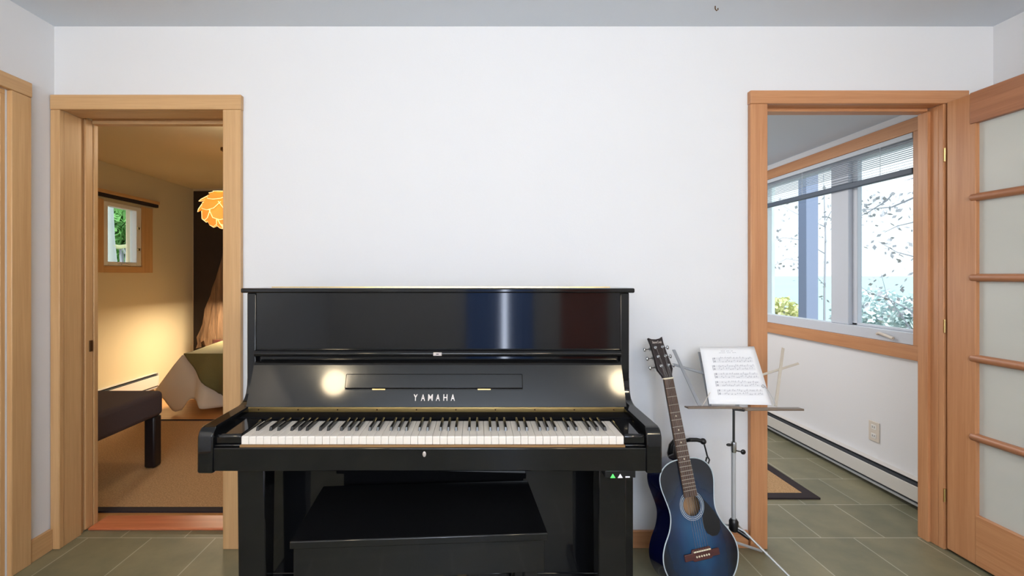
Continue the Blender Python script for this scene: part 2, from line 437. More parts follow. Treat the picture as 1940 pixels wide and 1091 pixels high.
# ---- open french door leaf, hinged on the right jamb
d = thing('door_2', (2.15, 2.09, 0), kind='structure')
Xd0, Xd1 = 2.130, 2.168
part('stile', MB().box(Xd0, Xd1, 1.965, 2.085, .012, 2.036), M['fir_rz'], d, bevel=.003)
part('stile', MB().box(Xd0, Xd1, 1.275, 1.395, .012, 2.036), M['fir_rz'], d, bevel=.003)
part('rail', MB().box(Xd0-.004, Xd1+.004, 1.395, 1.985, 1.903, 2.038), M['rail'], d, bevel=.003)
part('rail', MB().box(Xd0, Xd1, 1.395, 1.966, .012, .225), M['fir_ry'], d, bevel=.003)
for z in (1.586, 1.241, .894, .556):
    mb = MB()
    ring = [(Xd0-.010+.024*(1-math.cos(a))*.8, z+.017*math.sin(a)) for a in [i*2*PI/14 for i in range(14)]]
    mb.prism([(p[0], p[1]) for p in ring], 1.395, 1.985, 'y')
    part('muntin', mb, M['rail'], d, bevel=.004)
zs = [.225, .556, .894, 1.241, 1.586, 1.903]
for a, b_ in zip(zs, zs[1:]):
    part('pane', MB().box(2.147, 2.153, 1.395, 1.966, a, b_), M['frost'], d)
for z in (.25, 1.02, 1.80):
    part('hinge', MB().tube([(2.127, 2.092, z-.03), (2.127, 2.092, z+.03)], .004, 8), M['brass'], d, smooth=True)

# ---- baseboards
def base(name, b, m): structure(name, b, m, bevel=.002)
base('baseboard_left', MB().box(XL, XL+.016, 1.991, 2.095, 0, .095), M['fir_ly'])
base('baseboard_left_rear', MB().box(XL, XL+.016, YR+.02, .929, 0, .095), M['fir_ly'])
base('baseboard_far', MB().box(-1.079, 1.243, YW-.015, YW, 0, .078), M['fir_rx'])
base('baseboard_right', MB().box(XR-.015, XR, YR+.02, 2.09, 0, .078), M['fir_ry'])
base('baseboard_bedroom', MB().box(BX+.02, -.87, BYF-.015, BYF, 0, .078), M['fir_lx'])

# ---- rear wall: brown door mirrored in the piano; glowing curtains and pane added for its blue streak
for nm, x0, x1, lab in (('curtain', -.14, .318, 'added glowing blue curtain left of the gap in the rear opening'), ('curtain', .388, .72, 'added glowing blue curtain right of the gap in the rear opening')):
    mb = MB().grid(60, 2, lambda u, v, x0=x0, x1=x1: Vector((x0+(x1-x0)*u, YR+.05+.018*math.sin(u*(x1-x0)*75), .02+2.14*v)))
    tag(part(nm, mb, M['curtain'], smooth=True, solid=.004), lab, 'curtain', 'glowing blue curtains')
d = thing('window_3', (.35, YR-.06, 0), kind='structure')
part('pane', MB().box(.318, .388, YR-.07, YR-.06, .02, 2.1), M['skyglow'], d)  # glowing strip, shaped for the bright streak mirrored in the piano
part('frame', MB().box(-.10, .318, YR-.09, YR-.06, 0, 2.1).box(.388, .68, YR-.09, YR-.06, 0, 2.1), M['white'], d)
d = thing('door_4', (1.4, YR, 0), kind='structure')
part('door_panel', MB().box(1.09, 1.70, YR, YR+.035, .01, 2.03), M['brown_door'], d, bevel=.003)
part('door_knob', MB().ball((1.16, YR+.06, 1.0), .026), M['bronze'], d, smooth=True)

# ---- ceiling globes
for x, side in ((-1.348, 'left'), (1.36, 'right')):
    l = thing('ceiling_light', (x, -.54, ZC), 'round glowing ceiling globe mirrored in the %s half of the piano fallboard' % side, 'ceiling light', 'ceiling globes')
    part('globe', MB().ball((x, -.54, ZC-.115), .113, 24), M['globe'], l, smooth=True)
    part('mount', MB().lathe([(.06,0),(.06,-.012),(.05,-.022)], (x,-.54,ZC-.0005), 24), M['white'], l, smooth=True)
h = at(1355, 12, 1.96)
tag(part('ceiling_hook', MB().tube([(h.x,h.y,2.40),(h.x,h.y,2.388),(h.x+.006,h.y,2.38),(h.x+.012,h.y,2.385),(h.x+.011,h.y,2.391)], .0022, 6), M['bronze'], smooth=True), 'tiny dark hook screwed into the white ceiling', 'hook')

# ------------------------------------------------------------------ piano
PC = -.152
PL, PR = PC-.735, PC+.735
pn = thing('upright_piano', (PC, 1.75, 0), 'glossy black upright piano against the white wall between the doorways', 'piano')
lid = MB().box(PC-.75, PC+.75, 1.745, 2.02, 1.184, 1.202)
part('lid', lid, M['black'], pn, bevel=.005)
part('lid_hinge', MB().box(PC-.70, PC+.70, 1.90, 1.912, 1.2015, 1.204), M['brass'], pn)
for s in (0, 1):
    x0 = PL if s == 0 else PR-.035
    part('side_panel', MB().prism([(1.765,1.184),(2.0,1.184),(2.0,.0),(1.72,.0),(1.72,.63),(1.765,.63)], x0, x0+.035), M['black'], pn, bevel=.004)
    xa = PL if s == 0 else PR-.047
    prof = [(1.452,.630),(1.456,.622),(1.50,.622),(1.515,.629),(1.785,.629),(1.785,.86),(1.766,.86),(1.764,.83),(1.757,.803),(1.744,.785),(1.725,.774),(1.70,.769),(1.485,.766),(1.470,.762),(1.459,.752),(1.453,.738)]
    part('arm', MB().prism(prof, xa-.001, xa+.048), M['black'], pn, bevel=.005)
I0, I1 = PL+.035, PR-.035
part('upper_panel', MB().box(I0, I1, 1.769, 1.79, .94, 1.184).box(I0, I1, 1.785, 1.805, .75, .945), M['black'], pn)
part('music_shelf', MB().prism([(1.785,.938),(1.745,.942),(1.738,.948),(1.737,.955),(1.742,.963),(1.752,.967),(1.785,.969)], I0+.003, I1-.003), M['black'], pn, bevel=.002)
lk = part('lock_plate', MB().box(PC-.016, PC+.016, 1.7335, 1.739, .947, .960), M['silver'], pn, bevel=.001)
part('keyhole', MB().box(PC-.005, PC+.005, 1.733, 1.734, .952, .955), M['matte'], lk)
# fallboard: tilted back
def fy(z): return 1.685+(z-.768)*.42
fb = part('fallboard', MB().prism([(fy(.768),.768),(fy(.91),.91),(fy(.917)+.002,.917),(fy(.92)+.008,.922),(fy(.92)+.018,.92),(fy(.90)+.03,.90),(fy(.768)+.02,.768)], I0+.002, I1-.002), M['blackf'], pn)
th = math.atan(.42)
def FM(x, z, off=0):     # frame lying on the fallboard: local x right, local z up the slope, local -y outwards
    return Matrix.Translation((x, fy(z), z)) @ Matrix.Rotation(-th, 4, 'X') @ Matrix.Translation((0, -off, 0))
# music desk folded flat on the fallboard
zz = .853; xc = -.163
md = part('music_desk', MB().box(-.331, .331, -.009, .001, -.027, .027, FM(xc, zz)), M['blackf'], pn, bevel=.003, seg=2)
part('desk_groove', MB().box(-.331, .331, -.0015, .001, -.0305, -.0275, FM(xc, zz)), M['matte'], md)
for dx in (-.205, .187):
    part('desk_hinge', MB().box(-.024, .024, -.004, .001, -.031, -.0275, FM(xc+dx, zz)), M['brass'], md)
# lettering
def text_part(name, body, m, parent, mtx, height, width, depth=.001, font_offset=.012, spacing=1.0, local=False, shear=0):
    cu = bpy.data.curves.new(name, 'FONT'); cu.body = body; cu.extrude = .02; cu.offset = font_offset; cu.space_character = spacing; cu.shear = shear
    to = bpy.data.objects.new(name+'_tmp', cu); C.objects.link(to)
    bpy.context.view_layer.update()
    me = bpy.data.meshes.new_from_object(to.evaluated_get(bpy.context.evaluated_depsgraph_get()))
    bpy.data.objects.remove(to); bpy.data.curves.remove(cu)
    xs = [v.co.x for v in me.vertices]; ys = [v.co.y for v in me.vertices]
    x0, x1, y0, y1 = min(xs), max(xs), min(ys), max(ys)
    inv = Matrix.Identity(4) if local else lookup(parent).inverted()
    for v in me.vertices:
        p = Vector(((v.co.x-(x0+x1)/2)/(x1-x0)*width, -v.co.z/.02*depth, (v.co.y-(y0+y1)/2)/(y1-y0)*height))
        v.co = inv @ (mtx @ p)
    me.materials.clear(); me.materials.append(m)
    o = bpy.data.objects.new(name, me); C.objects.link(o); o.parent = parent; W[o.name] = lookup(parent)
    return o
lx = at(783, 754, 1.70).x; pitch = (855-790.5)/5/F*1.70
for i, ch in enumerate('YAMAHA'):
    x = at(787.5, 754, 1.70).x + i*(at(858, 754, 1.70).x - at(787.5, 754, 1.70).x)/5
    text_part('letter', ch, M['silver'], pn, FM(x, .799, .0005), .0235, .0150 if ch != 'M' else .0175, .0012, .016)
# brass strip with screws, name rail
part('brass_strip', MB().box(I0+.001, I1-.001, fy(.768)-.004, fy(.768)+.02, .750, .7675), M['brass'], pn, bevel=.001)
for x in [I0+.05+i*(I1-I0-.1)/9 for i in range(10)]:
    part('screw', MB().lathe([(.003,0),(.0025,.0012)], n=8, m=Matrix.Translation((x, fy(.768)-.004, .759)) @ Matrix.Rotation(PI/2,4,'X')), M['bronze'], pn)
part('name_rail', MB().box(I0+.001, I1-.001, 1.620, 1.70, .741, .750).box(I0+.001, I1-.001, 1.628, 1.70, .70, .741), M['felt'], pn, bevel=.003)
# keybed and key slip
part('keybed', MB().box(PL+.047, PR-.047, 1.475, 1.76, .629, .706), M['black'], pn)
part('key_slip', MB().box(PL+.047, PR-.047, 1.456, 1.475, .629, .704), M['black'], pn, bevel=.004)
part('key_slip_strip', MB().box(-.757, .469, 1.460, 1.475, .704, .7105), wood('slip_strip', srgb(120,86,52), srgb(160,124,80), 'x'), pn)
lz = at(804, 860, 1.456)
part('fallboard_lock', MB().lathe([(.0075,0),(.0075,.002),(.005,.003)], n=16, m=Matrix.Translation((lz.x,1.456,lz.z)) @ Matrix.Diagonal((.75,1,1.15,1)) @ Matrix.Rotation(PI/2,4,'X')), M['silver'], pn, smooth=True)
# key blocks
KX0, KX1 = -.7545, .4665
for x0, x1 in ((PL+.048, KX0-.002), (KX1+.002, PR-.048)):
    part('key_block', MB().box(x0, x1, 1.462, 1.475, .704, .712).prism([(1.468,.712),(1.468,.736),(1.474,.742),(1.62,.747),(1.62,.712)], x0, x1), M['black'], pn, bevel=.003)
# keys
kw = (KX1-KX0)/52
mb = MB().prism([(0,.7113),(0,.7345),(.002,.737),(.155,.737),(.155,.7113)], .0004, kw-.0004)
wk = part('white_key', mb, M['ivory'], pn, local=True, bevel=.0008)
wk.location = (KX0-PC, 1.4655-1.75, 0)
mb = MB()
bw = .0105
a = [(-bw/2, .05, .730), (bw/2, .05, .730), (bw/2, .158, .730), (-bw/2, .158, .730)]
b_ = [(-bw/2+.0012, .056, .7495), (bw/2-.0012, .056, .7495), (bw/2-.0012, .158, .7495), (-bw/2+.0012, .158, .7495)]
va = [mb.bm.verts.new(p) for p in a]; vb = [mb.bm.verts.new(p) for p in b_]
mb.bm.faces.new(va); mb.bm.faces.new(vb)
for i in range(4): mb.bm.faces.new((va[i], va[(i+1)%4], vb[(i+1)%4], vb[i]))
bk = part('black_key', mb, M['ebony'], pn, local=True, bevel=.0015)
first = True
for i in range(52):
    o = wk if i == 0 else wk.copy()
    if i: C.objects.link(o); o.parent = pn
    o.location = (KX0-PC+i*kw, 1.4655-1.75, 0)
    n = (i+5) % 7            # A B C D E F G, A0 first: 0=C
    if i < 51 and n in (0, 1, 3, 4, 5):
        off = {0: -.0015, 1: .0015, 3: -.002, 4: 0, 5: .002}[n]
        k = bk if first else bk.copy()
        if not first: C.objects.link(k); k.parent = pn
        first = False
        k.location = (KX0-PC+(i+1)*kw+off, 1.4655-1.75, 0)
# lower case
part('lower_panel', MB().box(I0, I1, 1.735, 1.755, .13, .629), M['black'], pn)
part('bottom_rail', MB().box(I0, I1, 1.73, 1.76, .03, .13), M['black'], pn, bevel=.003)
part('back_panel', MB().box(I0, I1, 1.96, 1.99, .03, 1.184), M['matte'], pn)
for x0 in (PC-.645, PC+.553):
    lg = MB().prism([(1.53,.08),(1.52,.629),(1.60,.629),(1.585,.08)], x0, x0+.092)
    part('leg', lg, M['black'], pn, bevel=.005)
    part('toe_block', MB().prism([(1.42,.0),(1.415,.035),(1.43,.06),(1.53,.085),(1.735,.085),(1.735,.0)], x0-.006, x0+.098), M['black'], pn, bevel=.006)
cu_ = part('control_unit', MB().box(.405, .503, 1.462, 1.56, .606, .629), M['satin'], pn, bevel=.002)
for px, kind in ((1161, 0), (1175, 1), (1189, 2)):
    c = at(px, 901.5, 1.4615)
    if kind < 2:
        mb = MB().prism([(c.x-.008, c.z-.006), (c.x+.008, c.z-.006), (c.x, c.z+.007)], 1.4615, 1.4605, 'y')
    else:
        mb = MB().box(c.x-.007, c.x+.007, 1.4605, 1.4615, c.z-.005, c.z-.001)
    o = part('indicator_light', mb, M['green_led'] if kind == 0 else M['white_led'], cu_)
    if kind == 0: o['label'] = 'small lit green triangle'
for dx in (-.09, 0, .09):
    part('pedal', MB().prism([(1.60,.055),(1.63,.068),(1.74,.075),(1.74,.065),(1.63,.058),(1.60,.048)], PC+dx-.02, PC+dx+.02), M['brass'], pn, bevel=.003)

# ------------------------------------------------------------------ piano bench
ang = math.atan2(.045, .745)
bmx = Matrix.Translation((-.165, 1.333, 0)) @ Matrix.Rotation(ang, 4, 'Z')
bn = thing('piano_bench', None, 'black glossy piano bench tucked under the keyboard of the upright piano', 'bench', matrix=bmx)
part('bench_top', MB().box(-.373, .373, 0, .35, .468, .49), M['black'], bn, bevel=.003, local=True)
part('apron', MB().box(-.365, .365, .010, .030, .37, .468).box(-.335, .335, .285, .305, .37, .468).box(-.365, -.345, .03, .285, .37, .468).box(.345, .365, .03, .285, .37, .468), M['black'], bn, local=True, bevel=.002)
for x in (-.345, .305):
    for y in (.015, .275):
        part('leg', MB().prism([(x,y),(x+.04,y),(x+.04,y+.04),(x,y+.04)], 0, .468, 'z'), M['black'], bn, bevel=.004, local=True)

# ------------------------------------------------------------------ guitar
Ps, Pn_ = at(1330, 1043, 1.78), at(1268, 718, 1.92)
u = (Pn_-Ps).normalized()
n0 = Vector((math.sin(math.radians(14)), -math.cos(math.radians(14)), 0))
nn = (n0 - n0.dot(u)*u).normalized(); vv = u.cross(nn)
SC = (Pn_-Ps).length
TAIL = .165
org = Ps - u*TAIL + nn*(-.010)
gm = Matrix(((vv.x, -nn.x, u.x, org.x), (vv.y, -nn.y, u.y, org.y), (vv.z, -nn.z, u.z, org.z), (0,0,0,1)))
g = thing('acoustic_guitar', None, 'blue sunburst acoustic guitar leaning upright between the piano and the music stand', 'guitar', matrix=gm)
ZN = TAIL+SC
BL = TAIL+SC*.515          # body length
ctrl = [(0,0),(.012,.062),(.04,.112),(.08,.148),(.125,.166),(.165,.166),(.205,.150),(.25,.120),(.29,.105),(.325,.104),(.37,.114),(.41,.1225),(.445,.120),(.472,.104),(.49,.078),(.4995,.045),(.502,0)]
def halfw(kk=BL/.502):
    P_ = [(a*kk, b) for a, b in ctrl]
    out = []
    for i in range(len(P_)-1):
        p0 = P_[max(i-1,0)] if i else (P_[1][0], -P_[1][1]); p1 = P_[i]; p2 = P_[i+1]
        p3 = P_[i+2] if i+2 < len(P_) else (P_[-2][0], -P_[-2][1])
        for k in range(6):
            t_ = k/6
            f = lambda a, b, c, d: .5*((2*b)+(-a+c)*t_+(2*a-5*b+4*c-d)*t_*t_+(-a+3*b-3*c+d)*t_**3)
            out.append((f(p0[0],p1[0],p2[0],p3[0]), max(0, f(p0[1],p1[1],p2[1],p3[1]))))
    out.append(P_[-1])
    return out
hw = halfw()
outline = [(w_, z_) for z_, w_ in hw] + [(-w_, z_) for z_, w_ in hw[1:-1][::-1]]
DP = .095
# sides and back with thickness taper
mb = MB()
A = [mb.bm.verts.new((x, .003, z)) for x, z in outline]
B = [mb.bm.verts.new((x, .003+DP-(.012*z/BL), z)) for x, z in outline]
nO = len(outline)
for i in range(nO): mb.bm.faces.new((A[i], A[(i+1)%nO], B[(i+1)%nO], B[i]))
mb.bm.faces.new(B)
body = part('body', mb, M['guitar_side'], g, local=True, smooth=True)
# top with the sound hole
HZ = TAIL+SC*.245; HR = .038
mb = MB()
ring_n = 64
hole = [(HR*math.cos(2*PI*k/ring_n), HZ+HR*math.sin(2*PI*k/ring_n)) for k in range(ring_n)]
ov = [mb.bm.verts.new((x, 0, z)) for x, z in outline]
hv = [mb.bm.verts.new((x, 0, z)) for x, z in hole]
eo = [mb.bm.edges.new((ov[i], ov[(i+1)%nO])) for i in range(nO)]
eh = [mb.bm.edges.new((hv[i], hv[(i+1)%ring_n])) for i in range(ring_n)]
bmesh.ops.triangle_fill(mb.bm, use_beauty=True, use_dissolve=False, edges=eo+eh)
kill = [f for f in mb.bm.faces if (Vector((f.calc_center_median().x, f.calc_center_median().z-HZ))).length < HR*.98 and all(abs(Vector((v.co.x, v.co.z-HZ)).length-HR) < 1e-4 for v in f.verts)]
bmesh.ops.delete(mb.bm, geom=kill, context='FACES_ONLY')
part('soundboard', mb, M['burst'], body, local=True, solid=.003)
part('interior', MB().quad((-.075,.06,HZ-.075),(.075,.06,HZ-.075),(.075,.06,HZ+.075),(-.075,.06,HZ+.075)), M['spruce'], body, local=True)
bp = [(x, -.0005, z) for x, z in outline]; bp.append(bp[0])
part('binding', MB().tube(bp, .0022, 6, cap=False), M['binding'], body, local=True, smooth=True)
ro = MB()
for r0, r1 in ((.0412,.0428),(.0468,.0490),(.0530,.0545)):
    K = 72
    a0 = math.radians(70); a1 = math.radians(430-40)
    def ringf(uu, vv_, r0=r0, r1=r1):
        an = uu*2*PI; r_ = r0+(r1-r0)*vv_
        return Vector((r_*math.cos(an), -.0008, HZ+r_*math.sin(an)))
    ro.grid(K, 1, ringf)
part('rosette', ro, M['binding'], body, local=True)
pk = [(.044,HZ+.035),(.055,HZ+.02),(.078,HZ-.01),(.100,HZ-.04),(.112,HZ-.075),(.108,HZ-.105),(.09,HZ-.122),(.066,HZ-.122),(.046,HZ-.108),(.037,HZ-.085),(.036,HZ-.06),(.040,HZ-.045),(.052,HZ-.028),(.059,HZ-.005),(.058,HZ+.012),(.052,HZ+.026)]
pk = [(x-.002, z) for x, z in pk]
part('pickguard', MB().prism(pk, -.0018, -.0006, 'y'), M['pick'], body, local=True)
brd = MB().prism([(-.078,TAIL-.028),(-.045,TAIL-.028),(-.038,TAIL-.034),(.038,TAIL-.034),(.045,TAIL-.028),(.078,TAIL-.028),(.078,TAIL-.004),(.045,TAIL-.004),(.04,TAIL+.008),(-.04,TAIL+.008),(-.045,TAIL-.004),(-.078,TAIL-.004)], -.009, -.0005, 'y')
br = part('bridge', brd, M['bridge'], g, local=True, bevel=.002)
part('saddle', MB().box(-.038, .038, -.0125, -.008, TAIL-.002, TAIL+.002), M['bone'], br, local=True)
for i in range(6):
    part('bridge_pin', MB().ball((-.0275+i*.011, -.0105, TAIL-.018), .0036, 10), M['bone'], br, local=True, smooth=True)
# neck, fretboard
def nwid(z): return .0215+(.0275-.0215)*(ZN-z)/(SC*.5)
z0 = HZ+HR-.004
nk = MB()
K = 10
def nf(uu, vv_):
    z = BL-.02+(ZN+.005-(BL-.02))*vv_; w_ = nwid(z)*.98; an = PI*uu
    return Vector((w_*math.cos(an), -.001+.020*math.sin(an), z))
nk.grid(K, 12, nf)
part('neck', nk, M['neckwood'], g, local=True, smooth=True)
part('neck_heel', MB().prism([(-.003,BL-.01),(-.003,BL+.06),(.018,BL+.055),(.03,BL+.02),(.07,BL+.006),(.07,BL-.01)], -.022, .022), M['neckwood'], g, local=True, bevel=.006)
fbm = MB()
bmv = [fbm.bm.verts.new(p) for p in ((-nwid(z0),-.007,z0),(nwid(z0),-.007,z0),(nwid(ZN),-.007,ZN),(-nwid(ZN),-.007,ZN),(-nwid(z0),-.0005,z0),(nwid(z0),-.0005,z0),(nwid(ZN),-.0005,ZN),(-nwid(ZN),-.0005,ZN))]
for f in ((0,3,2,1),(4,5,6,7),(0,1,5,4),(1,2,6,5),(2,3,7,6),(3,0,4,7)): fbm.bm.faces.new([bmv[i] for i in f])
fbo = part('fretboard', fbm, M['rosewood'], g, local=True)
for k in range(1, 20):
    z = ZN-SC*(1-2**(-k/12))
    if z < z0+.004: break
    part('fret', MB().box(-nwid(z), nwid(z), -.0083, -.0068, z-.0009, z+.0009), M['fretwire'], fbo, local=True)
for k in (5, 7, 9, 12):
    zA = ZN-SC*(1-2**(-k/12)); zB = ZN-SC*(1-2**(-(k-1)/12))
    part('inlay', MB().lathe([(.0034,0),(.0034,.0006)], n=12, m=Matrix.Translation((0,-.007,(zA+zB)/2)) @ Matrix.Rotation(PI/2,4,'X')), M['bone'], fbo, local=True)
part('nut', MB().box(-.0225, .0225, -.0098, .004, ZN, ZN+.006), M['bone'], g, local=True, bevel=.001)
# headstock tilts back 13 degrees
hm = Matrix.Translation((0, -.005, ZN+.006)) @ Matrix.Rotation(math.radians(-12), 4, 'X')
hp = [(-.0215,0),(.0215,0),(.024,.012),(.036,.036),(.0355,.055),(.0325,.10),(.0315,.15),(.0345,.178),(.02,.171),(0,.1685),(-.02,.171),(-.0345,.178),(-.0315,.15),(-.0325,.10),(-.0355,.055),(-.036,.036),(-.024,.012)]
hd = part('headstock', MB().prism(hp, 0, .014, 'y', hm), M['neckwood'], g, local=True, bevel=.002)
text_part('lettering', 'BeaverCreek', M['silver'], hd, hm @ Matrix.Translation((0,-.0006,.155)) @ Matrix.Rotation(math.radians(3),4,'Y'), .0115, .046, .0004, .01, 1.0, local=True, shear=.25)
for s in (-1, 1):
    for k, z in enumerate((.052, .092, .132)):
        tn = MB().lathe([(.0068,-.0015),(.0062,.0015),(.0035,.002),(.0033,.008),(.0038,.009)], n=14, m=hm @ Matrix.Translation((s*.0175,-.0005,z)) @ Matrix.Rotation(PI/2,4,'X'))
        tp = part('tuner', tn, M['chrome'], hd, local=True, smooth=True)
    for k, z in enumerate((.052, .092, .132)):
        kb = MB()
        p0 = hm @ Vector((s*.031, .019, z)); p1 = hm @ Vector((s*.050, .019, z)); p2 = hm @ Vector((s*.057, .019, z))
        kb.tube([p0, p1], .0018, 6)
        kb.ball(p2, .009, 12, (.75, .45, 1))
        kb.box(-.006, .006, -.006, .006, -.007, .007, hm @ Matrix.Translation((s*.026, .020, z)))
        part('tuning_peg', kb, M['chrome'], hd, local=True, smooth=True)
for i in range(6):
    xs_, xn = -.0275+i*.011, -.0175+i*.007
    s = -1 if i < 3 else 1
    k = (i if i < 3 else 5-i)
    tip = hm @ Vector((s*.0165, -.006, (.052,.092,.132)[k]))
    part('string', MB().tube([(xs_,-.010,TAIL-.016),(xs_,-.0128,TAIL),(xn,-.0102,ZN+.003),tip], .0006, 5), M['chrome'], g, local=True)

# ------------------------------------------------------------------ guitar stand
gs0 = at(1284, 850, 2.02)
gs = thing('guitar_stand', (gs0.x, 2.02, 0), 'black folding guitar stand behind the blue guitar with padded neck yoke', 'stand')
zy = .54
part('upright', MB().tube([(gs0.x+.01, 2.055, .13), (gs0.x+.005, 2.035, .40), (gs0.x-.002, 2.03, .52)], .0085, 10), M['satin'], gs, smooth=True)
q = lambda px, py, Y: tuple(at(px, py, Y))
part('yoke', MB().tube([q(1306,833,1.965), q(1320,833,1.965), q(1332,836,1.965)], .0085, 10).ball(at(1332,836,1.965), .0135, 12).tube([q(1283,838,1.975), q(1296,835,1.99), q(1308,833,1.965)], .008, 10), M['satin'], gs, smooth=True)
part('yoke_arm', MB().tube([q(1284,839,1.975), q(1277,836,1.975), q(1272,843,1.975), q(1270,858,1.975), q(1273,873,1.98), q(1284,881,2.0)], [.010,.010,.011,.014,.015,.010], 10).ball(at(1283,838,1.975), .014, 12), M['satin'], gs, smooth=True)
part('strap', MB().tube([q(1333,838,1.965), q(1337,852,1.96), q(1340,864,1.955), q(1344,871,1.95), q(1342,878,1.945), q(1337,874,1.95), q(1339,866,1.955)], .0035, 8), M['matte'], gs, smooth=True)
for dx, dy in ((-.10, .05), (.40, .05), (-.10, -.22), (.10, -.22)):
    part('leg', MB().tube([(gs0.x+.01, 2.05, .13), (gs0.x+dx*.6, 2.02+dy*.6, .07), (gs0.x+dx, 2.02+dy, .009)], .008 if dx < .3 else .006, 8), M['satin'] if dx < .3 else M['greymetal'], gs, smooth=True)
for s in (-1, 1):
    c = org + vv*(s*.06)
    part('cradle_arm', MB().tube([(gs0.x+.01+s*.02, 2.05, .13), (c.x, c.y+.14, .05), (c.x, c.y+.05, .012), (c.x, c.y-.01, .010), (c.x, c.y-.03, .03)], .0075, 8), M['satin'], gs, smooth=True)

# ------------------------------------------------------------------ music stand
PY = 1.90
px_ = at(1390, 800, PY).x
ms = thing('music_stand', (px_, PY, 0), 'slim folding metal music stand holding sheet music beside the right doorway', 'music stand')
zt = at(1390, 772, PY).z; zj = at(1390, 838, PY).z; zh = at(1390, 990, PY).z
part('pole', MB().tube([(px_,PY,zj-.02),(px_,PY,zt)], .0048, 12), mat('dark_chrome', srgb(92,94,96), .3, .9), ms, smooth=True)
part('pole', MB().tube([(px_-.0006,PY,zh-.01),(px_-.0006,PY,zj)], .0082, 12), M['greymetal'], ms, smooth=True)
part('collar', MB().lathe([(.0095,0),(.0105,.006),(.0105,.038),(.0095,.042)], (px_,PY,zj-.04), 16), M['chrome'], ms, smooth=True)
a = at(1375,841,PY); part('knob', MB().tube([(px_,PY-.004,a.z),(a.x+.012,PY-.01,a.z)], .003, 8).ball((a.x+.008,PY-.01,a.z), .012, 12, (1,.5,.5)), M['satin'], ms, smooth=True)
a = at(1403,854,PY); part('knob', MB().tube([(px_,PY-.004,a.z+.004),(a.x,PY-.012,a.z)], .003, 8).ball((a.x+.004,PY-.012,a.z), .012, 12, (.9,.5,.9)), M['satin'], ms, smooth=True)
part('hub', MB().lathe([(.012,-.03),(.018,-.022),(.018,.012),(.011,.022)], (px_,PY,zh-.005), 16).tube([(px_,PY,zh-.02),(px_+.045,PY-.035,zh-.045)], .009, 10), M['satin'], ms, smooth=True)
for tx, ty in ((px_+.225, PY-.225), (1.290, 2.055), (.87, 2.075)):
    part('leg', MB().tube([(px_,PY,zh-.012),(px_+(tx-px_)*.12,PY+(ty-PY)*.12,zh-.02),(tx,ty,.006)], .0042, 8).ball((tx,ty,.008), .008, 8), M['greymetal'], ms, smooth=True)
# desk
DY = 1.80
def deskpt(px, py):    # point on the leaning desk plane that the pixel sees
    # plane: Y = DY + (z - zb)*slope
    zb = H-(769-CY)/F*DY; sl = .18/.197
    k = (py-CY)/F
    Y = (DY + (H-zb)*sl)/(1+k*sl)
    return at(px, py, Y)
M['ledge'] = mat('ledge_metal', srgb(128,112,98), .4, .3)
part('ledge', MB().prism([(DY-.030,at(0,769,DY).z-.003),(DY-.030,at(0,769,DY).z+.004),(DY+.004,at(0,769,DY).z+.0),(DY+.004,at(0,769,DY).z-.006)], at(1297,0,DY).x, at(1398,0,DY).x), M['ledge'], ms, bevel=.002)
rl = MB().prism([(DY-.032,at(0,772,DY).z-.004),(DY-.032,at(0,772,DY).z+.004),(DY+.002,at(0,772,DY).z+.001),(DY+.002,at(0,772,DY).z-.006)], at(1403,0,DY).x, at(1513,0,DY).x)
part('ledge', rl, M['ledge'], ms, bevel=.002)
def bar(p, q_, w_=.006, m='greymetal', name='desk_arm', back=.006):
    A, B = Vector(p), Vector(q_)
    n = Vector((0, -.74, .67)); A = A-n*back; B = B-n*back
    d = (B-A).normalized(); sd = d.cross(n).normalized()*w_; n2 = n*.0015
    mb = MB()
    v = [mb.bm.verts.new(x) for x in (A-sd-n2, A+sd-n2, A+sd+n2, A-sd+n2, B-sd-n2, B+sd-n2, B+sd+n2, B-sd+n2)]
    for f in ((0,1,2,3),(4,7,6,5),(0,4,5,1),(1,5,6,2),(2,6,7,3),(3,7,4,0)): mb.bm.faces.new([v[i] for i in f])
    return part(name, mb, M[m], ms)
bar(deskpt(1277,661), deskpt(1327,768), .0065, 'desk_grey')
bar(deskpt(1278,688), deskpt(1400,724), .0055, 'desk_grey', back=.010)
bar(deskpt(1485,658), deskpt(1471,768), .0055, 'palemetal')
bar(deskpt(1515,686), deskpt(1400,722), .0045, 'palemetal', back=.010)
bar(deskpt(1327,664), deskpt(1348,768), .0055, 'desk_grey', back=.013)
bar(deskpt(1400,690), deskpt(1400,770), .007, back=.016)
part('desk_bracket', MB().tube([(px_,PY,zt-.004),(px_,DY+.03,zt+.012)], .008, 8), M['satin'], ms, smooth=True)
wl = [deskpt(1330,768), deskpt(1336,757), deskpt(1343,745)]
part('page_clip', MB().tube([p+Vector((0,-.010,.006)) for p in wl], .0014, 6), M['palemetal'], ms, smooth=True)
wr = [deskpt(1466,768), deskpt(1461,756), deskpt(1454,744), deskpt(1447,734), deskpt(1442,730), deskpt(1440,733), deskpt(1443,736), deskpt(1447,734)]
part('page_clip', MB().tube([p+Vector((0,-.010,.006)) for p in wr], .0013, 6), M['greymetal'], ms, smooth=True)

